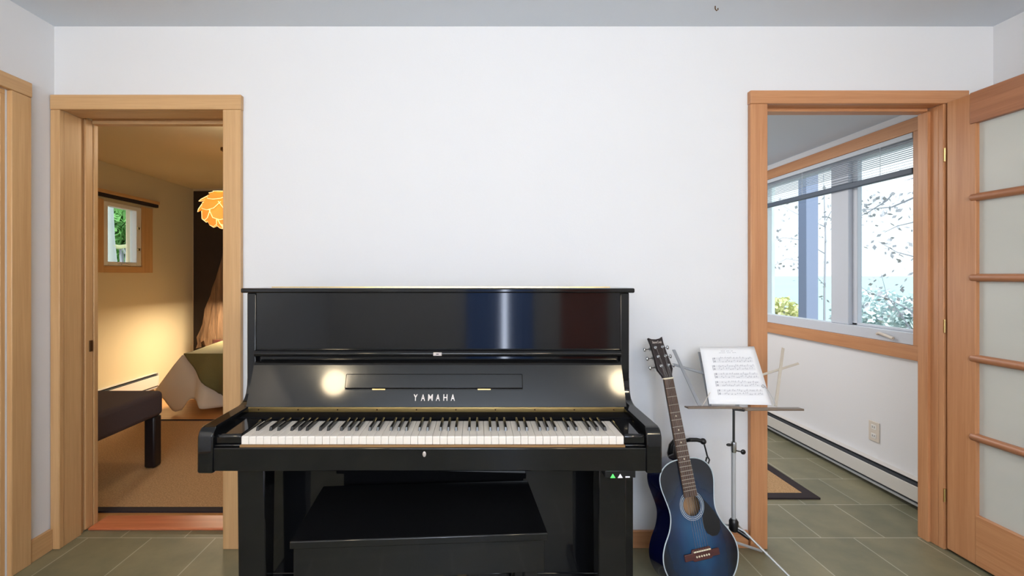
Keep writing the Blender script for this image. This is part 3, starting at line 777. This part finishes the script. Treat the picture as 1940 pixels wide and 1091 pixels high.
# sheet music
c4 = [deskpt(1325,659), deskpt(1428,657), deskpt(1461,768), deskpt(1343,766)]   # TL TR BR BL
nrm = Vector((0,-.74,.67))
def pg(a, b, off=.003):
    p = (c4[0]*(1-a)+c4[1]*a)*(1-b) + (c4[3]*(1-a)+c4[2]*a)*b
    return p + nrm*(off + .004*math.sin(PI*b)*.6)
sh = thing('sheet_music', c4[3], 'white page of printed sheet music resting on the music stand', 'sheet music')
part('page', MB().grid(8, 12, lambda a, b: pg(a, b)), M['paper'], sh, smooth=True, solid=.0008, recalc=True)
def stroke(mb, a0, b0, a1, b1, t_=.0022):
    off = .0042
    mb.quad(pg(a0,b0-t_,off), pg(a1,b1-t_,off), pg(a1,b1+t_,off), pg(a0,b0+t_,off))
tt = MB()
for i, a in enumerate([.37+.02*k for k in range(11)]):
    if i in (4, 8): continue
    stroke(tt, a, .078+.006*random.random(), a+.013, .078, .005)
for i, a in enumerate([.33+.024*k for k in range(13)]):
    if i in (5, 9): continue
    stroke(tt, a, .112, a+.015, .112, .004)
part('title_line', tt, M['ink'], sh)
rows = [.19, .215, .335, .36, .475, .50, .62, .645, .77, .795, .90]
for rI, (b0, al, ar) in enumerate([(.205,.20,.90),(.345,.17,.90),(.485,.18,.92),(.625,.17,.90),(.765,.18,.92)]):
    st = MB()
    for sset in (0, .052):
        for k in range(5):
            bb = b0+sset+k*.0085
            stroke(st, al, bb, ar, bb, .0009)
        a = al+.10
        while a < ar-.03:
            bb = b0+sset+random.choice((0,.008,.017,.025))
            stroke(st, a, bb, a+.016, bb-.002, .005)
            if random.random() < .7: stroke(st, a+.013, bb-.012, a+.016, bb-.012, .013)
            a += random.choice((.028,.04,.055))
        stroke(st, al+.01, b0+sset+.016, al+.035, b0+sset+.012, .016)
    stroke(st, al-.01, b0+.045, al, b0+.045, .045)
    part('music_staff', st, M['ink'], sh)

# ------------------------------------------------------------------ next room (right)
w2 = thing('window_2', (XR, 3.2, .87), kind='structure')
part('casing', MB().box(XR-.02, XR, 2.41, 4.03, 2.03, 2.105), M['fir_ry'], w2, bevel=.002)
part('casing', MB().box(XR-.02, XR, 2.41, 4.03, .79, .87), M['fir_ry'], w2, bevel=.002)
part('casing', MB().box(XR-.02, XR, 2.41, 2.49, .87, 2.03), M['fir_rz'], w2, bevel=.002)
part('casing', MB().box(XR-.02, XR, 3.95, 4.03, .87, 2.03), M['fir_rz'], w2, bevel=.002)
part('frame', MB().box(XR-.012, XR+.06, 2.49, 3.95, .87, .935).box(XR+.02, XR+.07, 2.49, 3.95, 1.98, 2.03).box(XR+.02, XR+.07, 3.90, 3.95, .935, 1.98).box(XR+.045, XR+.07, 2.49, 2.50, .935, 1.98), M['win_white'], w2, bevel=.003)
part('mullion', MB().box(XR+.005, XR+.07, 2.955, 3.10, .935, 1.98), M['win_white'], w2, bevel=.004)
part('sash', MB().box(XR+.03, XR+.06, 2.915, 2.955, .935, 1.98).box(XR+.045, XR+.06, 2.50, 2.515, .935, 1.98).box(XR+.03, XR+.06, 2.50, 2.955, .935, .95), M['win_white'], w2, bevel=.003)
part('pane', MB().box(XR+.050, XR+.053, 2.51, 2.92, .935, 1.985), M['glass'], w2)
part('pane', MB().box(XR+.050, XR+.053, 3.10, 3.90, .935, 1.985), M['glass'], w2)
cr = at(1680, 637, 2.66)
part('crank', MB().tube([(XR-.014, 2.72, .905), (XR-.03, 2.69, .915), (XR-.028, 2.60, .895)], .008, 8), M['plate'], w2, smooth=True)
bd = thing('window_blind', (XR-.03, 3.2, 1.82), 'raised white venetian blind with dark bottom rail across the double window', 'blind')
part('headrail', MB().box(XR-.02, XR+.02, 2.495, 3.945, 2.0, 2.028), M['slat'], bd, bevel=.002)
for i in range(13):
    z = 1.99-i*.0115 if i < 9 else 1.99-8*.0115-(i-8)*.016
    mm = Matrix.Translation((XR, 3.22, z)) @ Matrix.Rotation(math.radians(-18 if i > 8 else -6), 4, 'Y')
    part('slat', MB().box(-.0125, .0125, -.722, .722, -.0006, .0006, mm), M['slat'], bd)
part('bottom_rail', MB().box(XR-.02, XR+.014, 2.495, 3.945, 1.805, 1.838), M['blue_rail'], bd, bevel=.004)
for y in (2.70, 3.35, 3.75):
    part('cord', MB().tube([(XR-.014,y,1.82),(XR-.014,y,2.0)], .0012, 5), M['slat'], bd)

def heater(x0, s, y0, y1, zt, label, m):
    h_ = thing('baseboard_heater', (x0, (y0+y1)/2, 0), label, 'heater', 'baseboard heaters')
    xx = lambda d_: x0+s*d_
    part('front_panel', MB().box(xx(.050), xx(.058), y0, y1, .052, zt-.028), m, h_, bevel=.002)
    part('back_plate', MB().box(xx(0), xx(.006), y0, y1, .02, zt), m, h_)
    part('top_cap', MB().box(xx(.006), xx(.040), y0, y1, zt-.006, zt), m, h_, bevel=.002)
    part('fins', MB().box(xx(.008), xx(.046), y0+.01, y1-.01, .03, zt-.016), M['dark_slot'], h_)
    part('end_cap', MB().box(xx(0), xx(.060), y0-.01, y0, .012, zt).box(xx(0), xx(.060), y1, y1+.01, .012, zt), m, h_, bevel=.002)
    part('lower_lip', MB().box(xx(.046), xx(.052), y0, y1, .026, .038), M['greymetal'], h_)
heater(XR, -1, 2.28, 4.6, .158, 'long white baseboard heater under the double window on the tiled floor', M['heater'])
heater(BX, 1, 3.2, 5.02, .187, 'cream baseboard heater on the bedroom wall under the small window', M['heater'])

def outlet(y, z, label, holes=True):
    o = thing('wall_outlet', (XR, y, z), label, 'outlet', 'wall plates under the window')
    part('plate', MB().box(XR-.006, XR, y-.037, y+.037, z-.06, z+.06), M['plate'], o, bevel=.003)
    for dz in (-.026, .026):
        sk = part('socket', MB().box(XR-.008, XR-.005, y-.017, y+.017, z+dz-.014, z+dz+.014), M['white'], o, bevel=.003)
        part('slot', MB().box(XR-.0085, XR-.0078, y-.008, y-.005, z+dz-.006, z+dz+.006).box(XR-.0085, XR-.0078, y+.005, y+.008, z+dz-.006, z+dz+.006), M['dark_slot'], sk)
outlet(2.753, .316, 'cream wall outlet in the middle of the white wall above the heater')
outlet(2.44, .37, 'pale wall outlet half hidden by the right door jamb')

def rug(name, x0, x1, y0, y1, bw_, label):
    r = thing(name, ((x0+x1)/2, (y0+y1)/2, 0), label, 'rug')
    part('field', MB().box(x0+bw_, x1-bw_, y0+bw_, y1-bw_, .0, .008), M['sisal'], r)
    part('border', MB().box(x0, x1, y0, y0+bw_, 0, .009).box(x0, x1, y1-bw_, y1, 0, .009).box(x0, x0+bw_, y0+bw_, y1-bw_, 0, .009).box(x1-bw_, x1, y0+bw_, y1-bw_, 0, .009), M['border'], r)
rug('area_rug', .2, 1.915, 2.565, 4.9, .06, 'tan woven rug with black border on the grey tiles in the right room')
rug('area_rug', -3.30, -1.02, 2.42, 3.97, .045, 'tan sisal rug with dark border on the bedroom floor')

# ------------------------------------------------------------------ bedroom
w1 = thing('window_1', (BX, 4.58, 1.345), kind='structure')
part('frame', MB().box(BX-.06, BX+.012, 4.34, 4.395, 1.345, 1.96).box(BX-.06, BX+.012, 4.765, 4.83, 1.345, 1.96).box(BX-.06, BX+.012, 4.395, 4.765, 1.345, 1.385).box(BX-.06, BX+.012, 4.395, 4.765, 1.92, 1.96), M['white'], w1, bevel=.004)
part('pane', MB().box(BX-.035, BX-.032, 4.395, 4.765, 1.385, 1.92), M['glass'], w1)
part('casing', MB().box(BX, BX+.02, 4.832, 4.99, 1.28, 1.975), M['fir_lz'], w1, bevel=.002)
part('casing', MB().box(BX, BX+.02, 4.18, 4.338, 1.28, 1.975), M['fir_lz'], w1, bevel=.002)
part('casing', MB().box(BX, BX+.02, 4.338, 4.832, 1.28, 1.343), M['fir_ly'], w1, bevel=.002)
part('crank', MB().tube([(BX+.012,4.56,1.362),(BX+.03,4.58,1.368),(BX+.028,4.66,1.352)], .008, 8), M['plate'], w1, smooth=True)
for z in (1.52, 1.74):
    part('latch', MB().box(BX+.012, BX+.02, 4.775, 4.80, z-.012, z+.012), M['brass'], w1)
ct = thing('curtain_rail', (BX, 4.5, 2.0), 'dark curtain rail under a pale board above the small bedroom window', 'curtain rail')
part('rail', MB().box(BX+.004, BX+.035, 4.0, 5.06, 1.995, 2.028), M['border'], ct, bevel=.003)
part('board', MB().box(BX, BX+.05, 4.0, 5.06, 2.028, 2.06), M['fir_ly'], ct, bevel=.003)

pl = MB().box(-3.53, -1.9, BYF-.02, BYF, .0, 2.30)
tag(part('wall_panel', pl, M['panel_dark'], bevel=.004), 'tall dark brown panel covering the back wall of the bedroom', 'panel')
# rough hanging trunk piece
tk = MB()
rt = random.Random(5)
def trunk(uu, vv_):
    py = 440+ (652-440)*vv_
    c0 = at(445-22*vv_, py, 5.45)
    r_ = (.02+.10*vv_**.8) + .028*vv_
    an = 2*PI*uu
    wob = 1+.07*math.sin(5*an+vv_*5)+.05*math.sin(13*an-vv_*9)+rt.uniform(-.06,.06)
    return Vector((c0.x+r_*2.0*wob*math.cos(an), 5.45+.07*wob*math.sin(an), c0.z + (.05*math.sin(7*an) if vv_ > .99 else 0)))
tk.grid(36, 16, trunk)
dw = thing('driftwood_trunk', tuple(at(430, 665, 5.45)), 'rough brown driftwood trunk standing against the dark panel behind the bed', 'driftwood')
part('trunk', tk, M['bark'], dw)
st0 = at(412, 650, 5.45)
part('stump', MB().tube([(st0.x+.05,5.45,st0.z+.05),(st0.x+.05,5.45,.0)], [.10,.11], 12), M['bridge'], dw, smooth=True)

# upholstered bench
ub = thing('upholstered_bench', (-2.33, 2.7, .009), 'dark upholstered bench standing on the bedroom rug at the bed end', 'bench')
sb = MB().box(-2.62, -2.075, 2.30, 3.04, .335, .495)
part('seat', sb, M['navy'], ub, bevel=.03, seg=4)
for x in (-2.60, -2.15):
    for y in (2.33, 2.955):
        part('leg', MB().prism([(x,y),(x+.07,y),(x+.07,y+.07),(x,y+.07)], .0095, .34, 'z'), M['darkleg'], ub, bevel=.012)

# bed
bdx0, bdx1, bdy0, bdy1, bt = -2.70, -1.0, 4.20, 5.30, .525
be = thing('bed', ((bdx0+bdx1)/2, 4.9, 0), 'bed with white sheet and olive green blanket in the warm bedroom', 'bed')
part('mattress', MB().box(bdx0+.02, bdx1, bdy0+.03, bdy1, .25, .515), M['linen'], be, bevel=.03)
part('bed_base', MB().box(bdx0+.10, bdx1, bdy0+.25, bdy1, .10, .25), M['darkleg'], be, bevel=.005)
for x in (bdx0+.14, bdx1-.1):
    for y in (bdy0+.30, bdy1-.1):
        part('leg', MB().box(x, x+.06, y, y+.06, 0, .11), M['darkleg'], be)
def zbot(s_):   # hem height along the near side
    pts = [(0,.20),(.018,.12),(.034,.012),(.046,.03),(.056,.13),(.115,.135),(.14,.075),(.2,.05),(.45,.045),(.6,.06),(1,.05)]
    for (a0, b0), (a1, b1) in zip(pts, pts[1:]):
        if s_ <= a1: return b0+(b1-b0)*(s_-a0)/(a1-a0)
    return .05
def sheet(s_, v):
    x = bdx0+(bdx1-bdx0)*s_
    if v < .3:
        k = v/.3
        return Vector((x, bdy0+.9*(1-k), bt+.012*math.sin(9*s_+4*k)))
    k = (v-.3)/.7
    fl = .26*(1-s_/.06)*k if s_ < .06 else 0
    y = bdy0-.02*math.sin(PI*min(1,k*3)/2)-.045*k*(1+math.sin(s_*46+1))-.05*k*math.sin(s_*17)*k
    return Vector((x-fl, y+.12*max(0,1-s_/.1)*k, bt+(zbot(s_)-bt)*k))
part('sheet', MB().grid(220, 26, sheet), M['linen'], be, smooth=True, solid=.004)
def sidesheet(s_, v):
    y = bdy0+(bdy1-bdy0)*s_
    fl = .27*v*(1-.6*s_)
    k = max(0, 1-s_/.1)
    return Vector((bdx0-fl+.02*v*math.sin(s_*30), y+.10*k*v, bt+(.17+.02*math.sin(s_*12)-bt)*v))
part('side_sheet', MB().grid(50, 12, sidesheet), M['linen'], be, smooth=True, solid=.004)
def blanket(s_, v):
    if v < .5:
        k = v/.5
        x = (bdx0+.03)+(bdx1-bdx0-.03)*s_
        return Vector((x, bdy0+1.15*(1-k)-.01, bt+.018+.02*math.sin(PI*k)*1+.008*math.sin(11*s_+5*k)))
    k = (v-.5)/.5
    left = bdx0+.03+.33*k
    x = left+(bdx1-left)*s_
    return Vector((x, bdy0-.03-.065*k*(1+.7*math.sin((x-bdx0)*28+1))-.03*math.sin(PI*k), bt+.018-.36*k))
part('blanket', MB().grid(70, 24, blanket), M['olive'], be, smooth=True, solid=.012)

# leafy pendant lamp
lc = at(429, 395, 3.9)
pdl = thing('pendant_lamp', tuple(lc+Vector((0,0,-.16))), 'glowing orange artichoke pendant lamp hanging above the bed', 'lamp')
part('cord', MB().tube([(lc.x,lc.y,lc.z+.15),(lc.x,lc.y,BZ)], .004, 6), M['matte'], pdl)
part('canopy', MB().lathe([(.045,0),(.045,-.02),(.02,-.035)], (lc.x,lc.y,BZ-.0005), 16), M['bronze'], pdl, smooth=True)
part('bulb', MB().ball(lc, .06, 16), M['bulb'], pdl, smooth=True)
nl = 0
for rI, (el, n_, sz) in enumerate(((64,4,.085),(38,6,.105),(13,7,.112),(-13,7,.108),(-38,6,.095),(-64,4,.075))):
    for k in range(n_):
        az = 2*PI*(k+.5*(rI%2))/n_
        e = math.radians(el)
        rad = .165
        pos = lc+Vector((math.cos(az)*math.cos(e)*rad, math.sin(az)*math.cos(e)*rad, math.sin(e)*rad*.88))
        out = Vector((math.cos(az)*math.cos(e), math.sin(az)*math.cos(e), math.sin(e)))
        side = Vector((-math.sin(az), math.cos(az), 0))
        down = (side.cross(out)).normalized()
        if down.z > 0: down = -down
        down = (down+out*.38).normalized()
        nrm2 = side.cross(down).normalized()
        shp = [(-.45,-.6),(.45,-.6),(.78,0),(.5,.62),(0,.78),(-.5,.62),(-.78,0)]
        mb = MB(); 
        mb.bm.faces.new([mb.bm.verts.new(pos+side*a*sz+down*b*sz) for a, b in shp])
        o = part('lamp_leaf', mb, M['leaf_lamp'], pdl, solid=.003)
        rim = [pos+side*a*sz+down*b*sz for a, b in shp[2:]]
        part('leaf_rim', MB().tube(rim, .003, 5), M['leaf_rim'], o)

# ------------------------------------------------------------------ outdoors
structure('ground', MB().box(XR+.16, 7.6, 1.0, 14, -.4, -.3), M['earth'])
structure('ground_bedroom_side', MB().box(-12, BX-.16, 2, 16, -.4, -.3), M['earth'])
structure('lake', MB().quad((14,-300,-3),(2500,-300,-3),(2500,2500,-3),(14,2500,-3)), M['water'])
def post(px, wpx, X, label, m):
    Y = X*F/(px-CX); s = F/Y; w_ = wpx/s*.8
    p = thing('deck_post', (X, Y, -.3), label, 'post', 'posts outside')
    part('shaft', MB().box(X-w_/2, X+w_/2, Y-w_/2, Y+w_/2, -.3, 2.9), m, p, bevel=.006)
    part('cap', MB().box(X-w_*.62, X+w_*.62, Y-w_*.62, Y+w_*.62, 2.9, 2.94), m, p, bevel=.004)
post(1531, 28, 3.5, 'blue grey square post standing outside the left window pane', M['post'])
post(1458, 16, 3.6, 'pale slim post at the far left of the window view', M['leafteal'])

def leaf_quad(mb, p, s, rnd):
    a = Vector((rnd.uniform(-1,1), rnd.uniform(-1,1), rnd.uniform(-1,1))).normalized()
    b_ = a.cross(Vector((rnd.uniform(-1,1), rnd.uniform(-1,1), rnd.uniform(-1,1)))).normalized()
    mb.quad(p-a*s, p+b_*s*.6, p+a*s, p-b_*s*.6)

rnd = random.Random(11)
def tree(name, base_p, label, cat, twigs, leafm, brm, leaf_n, leaf_s, spread, trunk_r=.05, group=None):
    t_ = thing(name, base_p, label, cat, group)
    tr = MB(); lf = MB()
    for path, r_ in twigs:
        pts = [Vector(p) for p in path]
        tr.tube(pts, [r_*(1-.75*i/(len(pts)-1)) for i in range(len(pts))], 6)
        for i in range(len(pts)-1):
            for k in range(leaf_n):
                if i == 0 and r_ > .03: continue
                f = rnd.random(); p = pts[i].lerp(pts[i+1], f)
                p = p+Vector((rnd.gauss(0,spread), rnd.gauss(0,spread), rnd.gauss(0,spread)))
                leaf_quad(lf, p, leaf_s*rnd.uniform(.6,1.4), rnd)
    part('branches', tr, brm, t_, smooth=True)
    o = part('foliage', lf, leafm, t_, recalc=False)
    return t_
# slender tree with hanging twigs in front of the lake
def vp(px, py, X):
    Y = X*F/(px-CX); return tuple(at(px, py, Y))
X_ = 5.0
tree('slender_tree', vp(1790, 560, X_)[:2]+(-.3,), 'slender bare tree with sparse leaves outside the right window pane', 'tree', [
    ([vp(1790,640,X_)[:2]+(-.3,), vp(1790,480,X_), vp(1785,330,X_), vp(1780,200,X_)], .05),
    ([vp(1786,340,X_), vp(1730,375,X_), vp(1690,392,X_), vp(1650,396,X_), vp(1622,398,X_)], .012),
    ([vp(1786,320,X_), vp(1710,345,X_), vp(1680,380,X_), vp(1640,405,X_), vp(1620,412,X_)], .012),
    ([vp(1788,430,X_), vp(1735,420,X_), vp(1700,428,X_), vp(1676,440,X_)], .008),
    ([vp(1790,500,X_), vp(1735,487,X_), vp(1700,478,X_), vp(1665,458,X_)], .008),
    ([vp(1790,640,X_), vp(1720,585,X_), vp(1690,570,X_), vp(1650,555,X_), vp(1625,540,X_)], .010),
    ([vp(1770,690,X_), vp(1735,640,X_), vp(1710,600,X_), vp(1680,560,X_), vp(1670,520,X_)], .010),
], M['leafhazed'], M['branch'], 16, .030, .11)
X2 = 6.0
tree('young_tree', vp(1500, 560, X2)[:2]+(-.3,), 'thin tree with haze-paled leaves behind the blue grey post', 'tree', [
    ([vp(1562,700,X2)[:2]+(-.3,), vp(1562,560,X2), vp(1564,450,X2), vp(1560,330,X2)], .022),
    ([vp(1564,430,X2), vp(1530,415,X2), vp(1500,400,X2), vp(1480,388,X2)], .008),
    ([vp(1562,480,X2), vp(1520,455,X2), vp(1485,450,X2), vp(1455,458,X2)], .008),
    ([vp(1562,540,X2), vp(1520,495,X2), vp(1490,490,X2), vp(1462,505,X2)], .006),
    ([vp(1564,420,X2), vp(1575,400,X2), vp(1590,385,X2)], .006),
], M['leafhazed'], M['branch'], 14, .034, .13)
def bush(px, py0, py1, X, wpx, leafm, label, n, s, name='shrub'):
    Y = X*F/(px-CX); c = at(px, (py0+py1)/2, Y); ry = (py1-py0)/2*Y/F; rx = wpx/2*Y/F
    b_ = thing(name, (c.x, c.y, -.3), label, 'shrub', 'shrubs outside')
    lf = MB(); st_ = MB()
    for k in range(7):
        an = 2*PI*k/7
        st_.tube([(c.x,c.y,-.3),(c.x+rx*.3*math.cos(an),c.y+rx*.3*math.sin(an),c.z-ry*.3),(c.x+rx*.6*math.cos(an),c.y+rx*.6*math.sin(an),c.z+ry*.5)], .012, 5)
    for k in range(n):
        d_ = Vector((rnd.gauss(0,1), rnd.gauss(0,1), rnd.gauss(0,1))).normalized()*rnd.random()**.4
        leaf_quad(lf, Vector((c.x+d_.x*rx, c.y+d_.y*rx, c.z+d_.z*ry)), s*rnd.uniform(.6,1.4), rnd)
    part('stems', st_, M['branch'], b_); part('foliage', lf, leafm, b_, recalc=False)
bush(1478, 560, 640, 5.0, 70, M['leafyellow'], 'yellow green shrub at the lower left of the double window', 700, .05)
bush(1600, 590, 640, 8.2, 40, M['leafteal'], 'small pale shrub right of the blue grey post', 260, .05)
bush(1655, 545, 650, 6.9, 130, M['leafteal'], 'hazy teal shrub in the lower half of the right window pane', 1500, .05)
bush(1745, 560, 650, 6.0, 90, M['leafteal'], 'hazy teal shrub at the right edge of the right window pane', 900, .05)
# bedroom window view
def bp_(px, py, X):
    Y = X*F/(px-CX); return at(px, py, Y)
p = bp_(203, 450, -4.6)
bt_ = thing('birch_tree', (p.x, p.y, -.3), 'pale trunk of a birch right outside the small bedroom window', 'tree')
part('trunk', MB().tube([(p.x-.02,p.y,-.3),(p.x-.02,p.y,1.3),(p.x-.03,p.y,1.7),(p.x-.05,p.y,3.0)], [.13,.125,.10,.07], 14), M['birch'], bt_, smooth=True)
a = bp_(225,468,-4.62); b2 = bp_(258,464,-4.62); c2 = bp_(246,486,-4.62)
part('branch', MB().tube([(p.x+.05,p.y,1.62), tuple(a), tuple(b2)], [.03,.026,.022], 8), M['leafyellow'], bt_, smooth=True)
part('branch', MB().tube([tuple(bp_(232,470,-4.62)), tuple(bp_(236,479,-4.62)), tuple(c2)], [.015,.012,.009], 8), M['birch'], bt_, smooth=True)
for px, py0, py1, X, wpx, n, lab in ((238, 370, 470, -6.5, 70, 900, 'leafy green bush behind the birch trunk outside the bedroom window'), (262, 390, 520, -7.5, 90, 900, 'darker green bush deeper behind the bedroom window')):
    bush(px, py0, py1, X, wpx, M['leafgreen'], lab, n, .11)
structure('hillside', MB().quad((-11,5,-.3),(-11,16,-.3),(-11,16,4.5),(-11,5,4.5)).quad((-11,16,-.3),(-5,16,-.3),(-5,16,4.5),(-11,16,4.5)), M['leafgreen'])

# ------------------------------------------------------------------ light
wd = bpy.data.worlds.new('world'); S.world = wd; wd.use_nodes = True
bg = wd.node_tree.nodes['Background']; bg.inputs[0].default_value = (.93,.97,1,1); bg.inputs[1].default_value = 1.5
def area(name, loc, target, sx, sy, e, col):
    l = bpy.data.lights.new(name, 'AREA'); l.shape = 'RECTANGLE'; l.size = sx; l.size_y = sy; l.energy = e; l.color = col
    o = bpy.data.objects.new(name, l); C.objects.link(o); o.location = loc
    o.rotation_euler = (Vector(target)-Vector(loc)).to_track_quat('-Z', 'Y').to_euler()
    return o
area('daylight_fill', (.2, -2.0, 2.3), (0.1, 2.1, 1.2), 1.2, .7, 32, (.80,.89,1.0))  # added area fill under the rear ceiling, standing in for daylight
area('ceiling_fill', (0, -1.75, 1.55), (0, -1.0, 2.4), 2.4, .5, 82, (.88,.94,1.0))  # unseen upward fill behind the camera, added to lift the ceiling
def point(name, loc, e, col, r=.05):
    l = bpy.data.lights.new(name, 'POINT'); l.energy = e; l.color = col; l.shadow_soft_size = r
    o = bpy.data.objects.new(name, l); C.objects.link(o); o.location = loc
bl = bpy.data.lights.new('bedside_lamp', 'AREA'); bl.shape = 'DISK'; bl.size = .5; bl.energy = 30; bl.color = (1,.82,.56)
o = bpy.data.objects.new('bedside_lamp', bl); C.objects.link(o); o.location = (-2.75, 5.05, .95)
point('bedroom_fill', (-1.6, 3.0, 2.1), 10, (1,.86,.64), .12)  # unseen point fill without a fixture, tuned for the upper bedroom walls
area('study_fill', (1.0, 3.8, 2.1), (1.2, 3.7, 0), 1.0, 1.0, 30, (1,.95,.90))  # added fill that brightens the right room beyond its window light
area('study_ceiling_fill', (.3, 4.2, 1.1), (.9, 3.9, 2.15), .6, .6, 11, (.92,.96,1.0))  # added upward fill, cools and lifts the right room ceiling
sn = bpy.data.lights.new('sun', 'SUN'); sn.energy = 4; sn.angle = .05; sn.color = (1,.97,.92)
o = bpy.data.objects.new('sun', sn); C.objects.link(o); o.rotation_euler = Vector((.02,.62,-.78)).to_track_quat('-Z','Y').to_euler()

# ------------------------------------------------------------------ camera
cd = bpy.data.cameras.new('camera'); cam = bpy.data.objects.new('camera', cd); C.objects.link(cam)
cam.location = (0, 0, H); cam.rotation_euler = (PI/2, 0, 0)
cd.sensor_width = 36; cd.sensor_fit = 'HORIZONTAL'; cd.lens = F/1940*36
cd.shift_x = (970-CX)/1940; cd.shift_y = -(545.5-CY)/1940
cd.clip_start = .02; cd.clip_end = 5000
S.camera = cam
S.view_settings.view_transform = 'Standard'
S.view_settings.look = 'None'
S.view_settings.exposure = 0
S.cycles.use_denoising = True
S.cycles.max_bounces = 10
